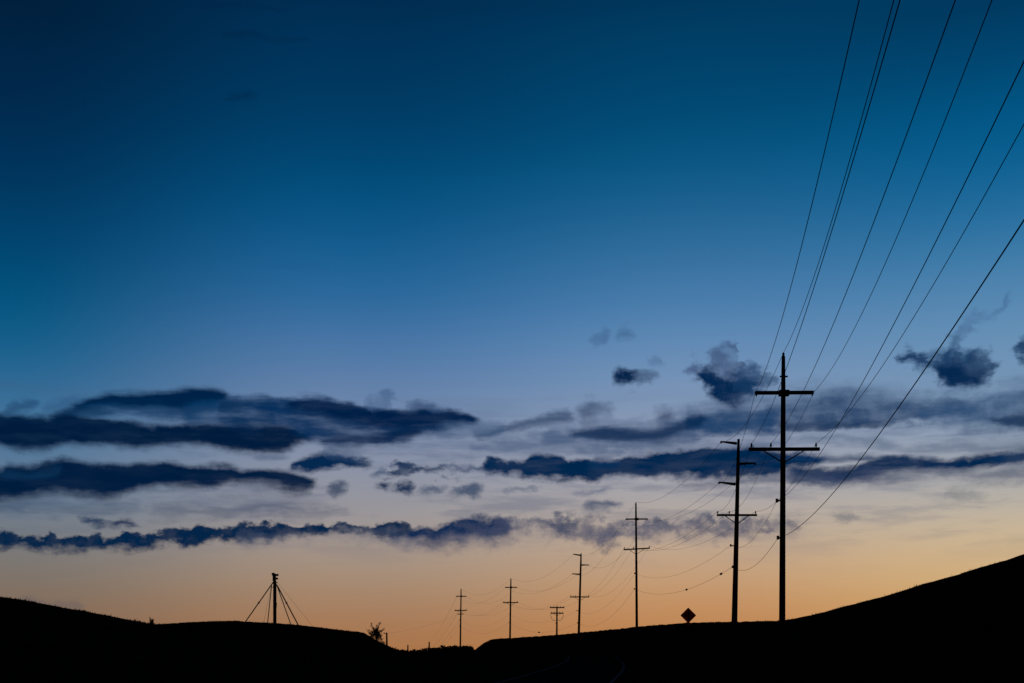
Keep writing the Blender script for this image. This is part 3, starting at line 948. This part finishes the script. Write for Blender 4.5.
# post by the bushy tree, with its little side arm
Y = 168
b3, t3 = pt(386.9, 646, Y), pt(386.7, 632.6, Y)
foot = Vector((b3.x, b3.y, gz(b3.x, b3.y) - 0.3))
post = thing('wooden_post', 'stubby wooden post with a small side arm right of the bushy tree', 'post', foot)
O = Vector(foot)
MB().tube([Vector((0, 0, 0)), t3 - O], [0.14, 0.12], 10).build('shaft', 'wood', post, True)
arm = MB().bar(pt(386.7, 633.2, Y) - O, pt(383.9, 633.3, Y) - O, 0.07, 0.08).build('side_arm', 'steel', post)
MB().tube_profile(pt(384.1, 633.3, Y) - O + Vector((0, 0, -0.1)), [(0.05, 0), (0.09, 0.05), (0.05, 0.1), (0.09, 0.15), (0.05, 0.22)], 8).build('insulator', 'porcelain', arm, True)
a, b = pt(387, 633.6, Y), pt(457.6, 614.1, 350)
pts = []
for i in range(41):
    t = i / 40
    p = a.lerp(b, t); p.z -= 4 * 0.7 * t * (1 - t)
    pts.append(p)
tag(MB().tube(pts, 0.0075, 6).build('service_wire', 'cable', None, True), 'faint lone wire from the stubby post up to the pole in the valley', 'wire')

# ------------------------------------------------------------------ diamond road sign
Y = 97
c3 = pt(688.3, 615.4, Y)
gzs = gz(c3.x, c3.y)
sg = thing('road_sign', 'diamond warning sign with a side-road symbol standing on the ridge', 'road sign', (c3.x, c3.y, gzs - 0.2), math.radians(-3))
hz = c3.z - gzs + 0.2
HALF = 7.9 / F * Y                                        # half diagonal


def rounded_diamond(h, r, y0, thick, name, mat, parent):
    v2 = []
    cs = [(0, h), (-h, 0), (0, -h), (h, 0)]
    for i, (x, z) in enumerate(cs):
        n = Vector((x, z)).normalized()
        for a in (-45, -15, 15, 45):
            ca, sa = math.cos(math.radians(a)), math.sin(math.radians(a))
            d = Vector((n.x * ca - n.y * sa, n.x * sa + n.y * ca))
            v2.append(Vector((x, z)) - n * r * math.sqrt(2) + d * r)
    n = len(v2)
    v = [(p.x, y0, hz + p.y) for p in v2] + [(p.x, y0 + thick, hz + p.y) for p in v2]
    f = [tuple(range(n)), tuple(reversed(range(n, 2 * n)))] + [(i, i + n, (i + 1) % n + n, (i + 1) % n) for i in range(n)]
    return link_mesh(name, v, f, mat, parent)


pl = rounded_diamond(HALF, 0.05, 0.0, 0.012, 'sign_border', 'black', sg)
rounded_diamond(HALF - 0.085, 0.04, -0.004, 0.003, 'sign_face', 'sign', sg)
sym = MB()
sym.box((0.03, -0.0075, hz - 0.02), (0.15, 0.004, 0.70))
sym.box((-0.185, -0.0075, hz + 0.0), (0.27, 0.004, 0.15))
sym.build('side_road_symbol', 'black', sg)
MB().box((0, 0.05, hz / 2 + 0.1), (0.09, 0.06, hz + 0.2)).build('sign_post', 'steel', sg)
pq = MB().box((-0.04, -0.002, hz - HALF - 0.02), (0.36, 0.010, 0.22)).build('supplementary_plate', 'sign', sg)

# low red marker on the roadside slope
best = None
for Y in np.arange(120, 226, 1.0):
    m3 = pt(582, 642.5, Y)
    err = abs(gz(m3.x, Y) - m3.z)
    if best is None or err <= best[0]:
        best = (err, m3)
m3 = best[1]
mg = gz(m3.x, m3.y)
mk = thing('delineator_post', 'tiny dark red roadside marker at the foot of the slim distant pole', 'marker post', (m3.x, m3.y, mg - 0.1))
MB().box((0, 0, 0.75), (0.09, 0.03, 1.5)).build('shaft', 'steel', mk)
MB().tube([(0, -0.05, 0.62), (0, -0.018, 0.62)], 0.34, 16).build('reflector', 'red', mk)
MB().tube([(0.06, -0.05, 1.38), (0.06, -0.018, 1.38)], 0.20, 16).build('reflector', 'red', mk)

# ------------------------------------------------------------------ grain elevator leg beyond the left hill
Y = 420
b3 = pt(274.6, 640, Y)
tz = gz(b3.x, b3.y)
gt = thing('grain_elevator_tower', 'slim grain elevator tower with slanting spouts behind the left hill', 'grain elevator', (b3.x, b3.y, tz - 0.3))
O = Vector(gt.location)


def q(px, py, dy=0.0):
    return pt(px, py, Y) - O + Vector((0, dy, 0))


tm = MB()
zt = q(274.8, 581).z
cx = q(274.8, 600).x
for sx in (-0.28, 0.28):                                  # the twin casings of the leg
    tm.box((cx + sx, 0, zt / 2), (0.54, 0.75, zt))
for k in range(int(zt / 2.4)):
    tm.box((cx, -0.43, 0.8 + k * 2.4), (1.25, 0.10, 0.16))
tm.build('leg_casing', 'steel', gt)
hd = MB()
zh0, zh1 = q(274, 581).z, q(274, 572.8).z
hd.box((q(274.3, 577).x, 0, (zh0 + zh1) / 2 - 0.2), (1.1, 1.0, (zh1 - zh0) - 0.4))
hd.tube([(q(273.4, 0).x, -0.45, zh1 - 0.55), (q(273.4, 0).x, 0.45, zh1 - 0.55)], 0.60, 14)
hd.build('head_box', 'steel', gt)
for (x0, x1, yy, hh) in ((275.4, 278.3, 575.0, 0.75), (275.4, 277.9, 578.6, 0.65)):
    a, b = q(x0, yy), q(x1, yy)
    MB().box(((a.x + b.x) / 2, 0, a.z), (b.x - a.x, 0.9, hh)).build('motor_housing', 'steel', gt)
MB().box((q(275.2, 0).x, 0, q(275, 582.5).z), (1.7, 1.7, 0.16)).build('platform', 'steel', gt)
for (xa, ya, xb, yb, r, flange, dy) in ((273.4, 582.0, 246.4, 621.4, 0.20, (259.2, 602.0), -1), (271.6, 585.5, 270.0, 622.5, 0.17, (269.7, 611.3), -4),
                                       (276.6, 584.5, 292.2, 624.2, 0.17, None, -3), (277.2, 585.5, 297.4, 624.4, 0.22, (286.2, 603.6), 1),
                                       (276.6, 603, 277.8, 623.2, 0.15, None, -5)):
    a, b = q(xa, ya), q(xb, yb, dy)
    end = a + (b - a) * 1.18
    m = MB().tube([a, end], r, 8)
    o = m.build('spout', 'steel', gt, True)
    if flange:
        t = (flange[0] - xa) / (xb - xa)
        c = a.lerp(b, t); d = (b - a).normalized()
        MB().tube([c - d * 0.25, c + d * 0.25], r * 1.75, 8).build('flange', 'steel', o, True)
for (xa, ya, xb, yb) in ((278, 583, 310, 624.5), (271.6, 584, 262, 622)):
    a, b = q(xa, ya), q(xb, yb, 3)
    MB().tube([a, a + (b - a) * 1.25], 0.035, 5).build('guy_wire', 'cable', gt)
MB().tube([q(274.8, 590), q(272.6, 586.8)], 0.12, 6).build('cross_strut', 'steel', gt)


# ------------------------------------------------------------------ vegetation
def leaf_quads(v, f, c, n, spread, size):
    for _ in range(n):
        p = c + Vector(rng.normal(0, 1, 3)) * spread
        a = Vector(rng.normal(0, 1, 3)).normalized() * size * rng.uniform(0.6, 1.3)
        b = a.orthogonal().normalized() * size * rng.uniform(0.25, 0.5)
        i = len(v)
        v.extend([p - a, p + b, p + a, p - b])
        f.append((i, i + 1, i + 2, i + 3))


def bush(name, label, cat, x, y, w, h, branches, group=None, leaf=0.12, open_=0.5):
    g = gz(x, y) - 0.08
    root = thing(name, label, cat, (x, y, g), rng.uniform(0, 6.28), group)
    s = MB()
    v, f = [], []
    for k in range(branches):
        az = 2 * math.pi * (k + rng.uniform(-.3, .3)) / branches
        el = rng.uniform(0.15, 1.0)
        tip = Vector((math.cos(az) * w * 0.5 * (1 - el * 0.6), math.sin(az) * w * 0.5 * (1 - el * 0.6), h * (0.35 + 0.65 * el) * rng.uniform(0.75, 1.05)))
        mid = tip * 0.5 + Vector((rng.normal(0, .05) * w, rng.normal(0, .05) * w, h * 0.08))
        r = 0.022 * h
        s.tube([Vector((0, 0, 0)), mid, tip], [r, r * 0.6, r * 0.25], 5)
        for t in np.linspace(open_, 1.0, 5):
            p = mid.lerp(tip, max(0, (t - .5) * 2)) if t > .5 else mid * (t * 2)
            leaf_quads(v, f, p, 9, 0.055 * (w + h) * 0.5, leaf)
    s.build('stem', 'bark', root)
    link_mesh('foliage', v, f, 'leaf', root)
    return root


# radiating young tree on the shoulder of the left hill
Y = 170
b3 = pt(376.2, 640, Y)
g = gz(b3.x, b3.y) - 0.1
tr = thing('small_tree', 'small spiky tree with spreading branches at the right end of the left hill', 'tree', (b3.x, b3.y, g))
O = Vector(tr.location)
trunk, lv, lf = MB(), [], []
heart = pt(376.0, 634, Y) - O
trunk.tube([Vector((0, 0, 0)), heart * 0.55, heart], [0.13, 0.11, 0.08], 8)
trunk.build('trunk', 'bark', tr, True)
limbs = MB()
for (x, y, dy) in ((371.0, 623.6, .3), (373.2, 629, -.4), (379.8, 623.2, .2), (377.6, 626.0, -.5), (383.6, 629.4, .3), (381.4, 631.4, -.4), (367.8, 630.6, .2), (369.6, 633.4, -.5),
                   (382.2, 639.4, .3), (380.6, 635.5, .6), (370.5, 636.5, -.3), (375.2, 628.2, .7), (374.6, 631, 1.0), (378, 630, -1.0)):
    tip = pt(x, y, Y) - O + Vector((0, dy, 0))
    mid = heart.lerp(tip, 0.5) + Vector((rng.normal(0, 0.10), rng.normal(0, 0.15), rng.normal(-0.04, 0.09)))
    limbs.tube([heart, mid, tip], [0.05, 0.04, 0.015], 5)
    for t in (0.12, 0.25, 0.38, 0.5, 0.62, 0.74, 0.86, 0.96):
        leaf_quads(lv, lf, heart.lerp(mid, t * 2) if t < 0.5 else mid.lerp(tip, t * 2 - 1), int(rng.integers(7, 18) * (1.25 - 0.7 * t)), 0.15 * (1.15 - t * 0.6), 0.12)
    for s in (-1, 1):                                     # forked tips
        e = tip + Vector((s * 0.13, 0, 0.14))
        limbs.tube([tip, e], [0.022, 0.01], 4)
        leaf_quads(lv, lf, e, 4, 0.05, 0.09)
leaf_quads(lv, lf, heart + Vector((0.08, 0, -0.10)), 130, 0.27, 0.13)
leaf_quads(lv, lf, heart + Vector((0.35, 0.1, -0.35)), 90, 0.24, 0.13)
leaf_quads(lv, lf, heart + Vector((-0.30, 0.1, 0.25)), 40, 0.16, 0.12)
for (x, y, n, sp) in ((373.6, 637.5, 60, 0.20), (377.5, 640.0, 70, 0.22), (381.5, 641.8, 55, 0.20), (384.0, 643.6, 35, 0.16), (371.2, 634.6, 35, 0.15), (379.4, 636.2, 45, 0.20)):
    leaf_quads(lv, lf, pt(x, y, Y) - O, n, sp, 0.12)
limbs.build('limb', 'bark', tr)
link_mesh('crown', lv, lf, 'leaf', tr)

# shrub in the dip where the two left hills meet
b3 = pt(151.6, 624, 119)
bush('shrub', 'lone little shrub in the dip where the two left hills meet', 'shrub', b3.x, b3.y, 0.70, 1.0, 10, None, 0.08, 0.3)

# low bushes along the valley skyline
for (px, w, h, n) in ((391.5, 3.0, 0.9, 6), (396.5, 2.4, 1.0, 6), (401, 2.6, 1.1, 7), (405, 2.0, 0.9, 6), (411.5, 2.6, 0.9, 6), (414.3, 1.2, 1.7, 5), (419, 2.4, 0.9, 6), (424.5, 2.6, 1.4, 7), (430, 2.6, 1.2, 7), (434.5, 2.4, 1.1, 6),
                      (438.5, 2.2, 1.5, 7), (443.2, 2.6, 2.1, 8), (447.5, 2.4, 1.3, 7), (452, 2.6, 1.1, 7), (456, 2.2, 1.2, 6), (464.5, 2.6, 0.7, 6), (469, 2.4, 0.6, 6)):
    p = pt(px, 650, 351 + rng.uniform(-2, 2))
    bush('shrub', 'low ragged bush on the valley skyline between the bushy tree and the right bank', 'shrub', p.x, p.y, w, h * 0.62, n, 'bushes on the valley skyline', 0.24, 0.2)


# rough dry grass along the crests (nobody could count the blades)
def grass(name, n, pick, hmin, hmax, wid):
    X, Yv, H = pick(n)
    Zg = ground_eye(X, Yv) + EYE - 0.04
    H = H * rng.uniform(hmin, hmax, n)
    a = rng.uniform(0, math.pi, n)
    dx, dy = np.cos(a) * wid, np.sin(a) * wid
    lx, ly = rng.normal(0, 0.25, n) * H, rng.normal(0, 0.25, n) * H
    v = np.empty((n, 3, 3))
    v[:, 0] = np.stack([X - dx, Yv - dy, Zg], 1)
    v[:, 1] = np.stack([X + dx, Yv + dy, Zg], 1)
    v[:, 2] = np.stack([X + lx, Yv + ly, Zg + H], 1)
    m = bpy.data.meshes.new(name)
    m.vertices.add(3 * n); m.vertices.foreach_set('co', v.ravel())
    m.loops.add(3 * n); m.loops.foreach_set('vertex_index', np.arange(3 * n))
    m.polygons.add(n); m.polygons.foreach_set('loop_start', np.arange(0, 3 * n, 3))
    m.update(calc_edges=True)
    m.materials.append(MAT['straw'])
    o = bpy.data.objects.new(name, m)
    col.objects.link(o)
    return o


def along(L, x0, x1, spread):
    def pick(n):
        px = rng.uniform(x0, x1, n)
        u = (px - 512) / F
        r = np.interp(px, L['rx'], L['r']) + rng.normal(-1, spread, n)
        c = 1 / np.sqrt(1 + u * u)
        H = 0.5 + 0.35 * np.sin(px * 1.9) * np.sin(px * 0.63 + 1) + 0.45 * np.sin(px * 0.17) * np.sin(px * 0.071 + 2) + (rng.random(n) < 0.03) * 0.9
        return r * u * c, r * c, np.clip(H, 0.15, 2)
    return pick


tag(grass('grass', 9000, along(SIL['left_near'], -60, 160, 5), 0.08, 0.27, 0.03), 'rough grass fringe along the crest of the near left hill', 'grass', None, 'stuff')
tag(grass('grass', 5000, along(SIL['left_far'], 150, 398, 5), 0.08, 0.25, 0.03), 'short grass along the crest of the hill below the grain tower', 'grass', None, 'stuff')
tag(grass('grass', 9000, along(SIL['right'], 474, 1080, 4), 0.05, 0.20, 0.025), 'short grass along the crest of the right bank and hill', 'grass', None, 'stuff')
tag(grass('grass', 6000, along(SIL['valley'], 385, 474, 4), 0.25, 0.8, 0.07), 'tall weeds across the valley skyline', 'grass', None, 'stuff')
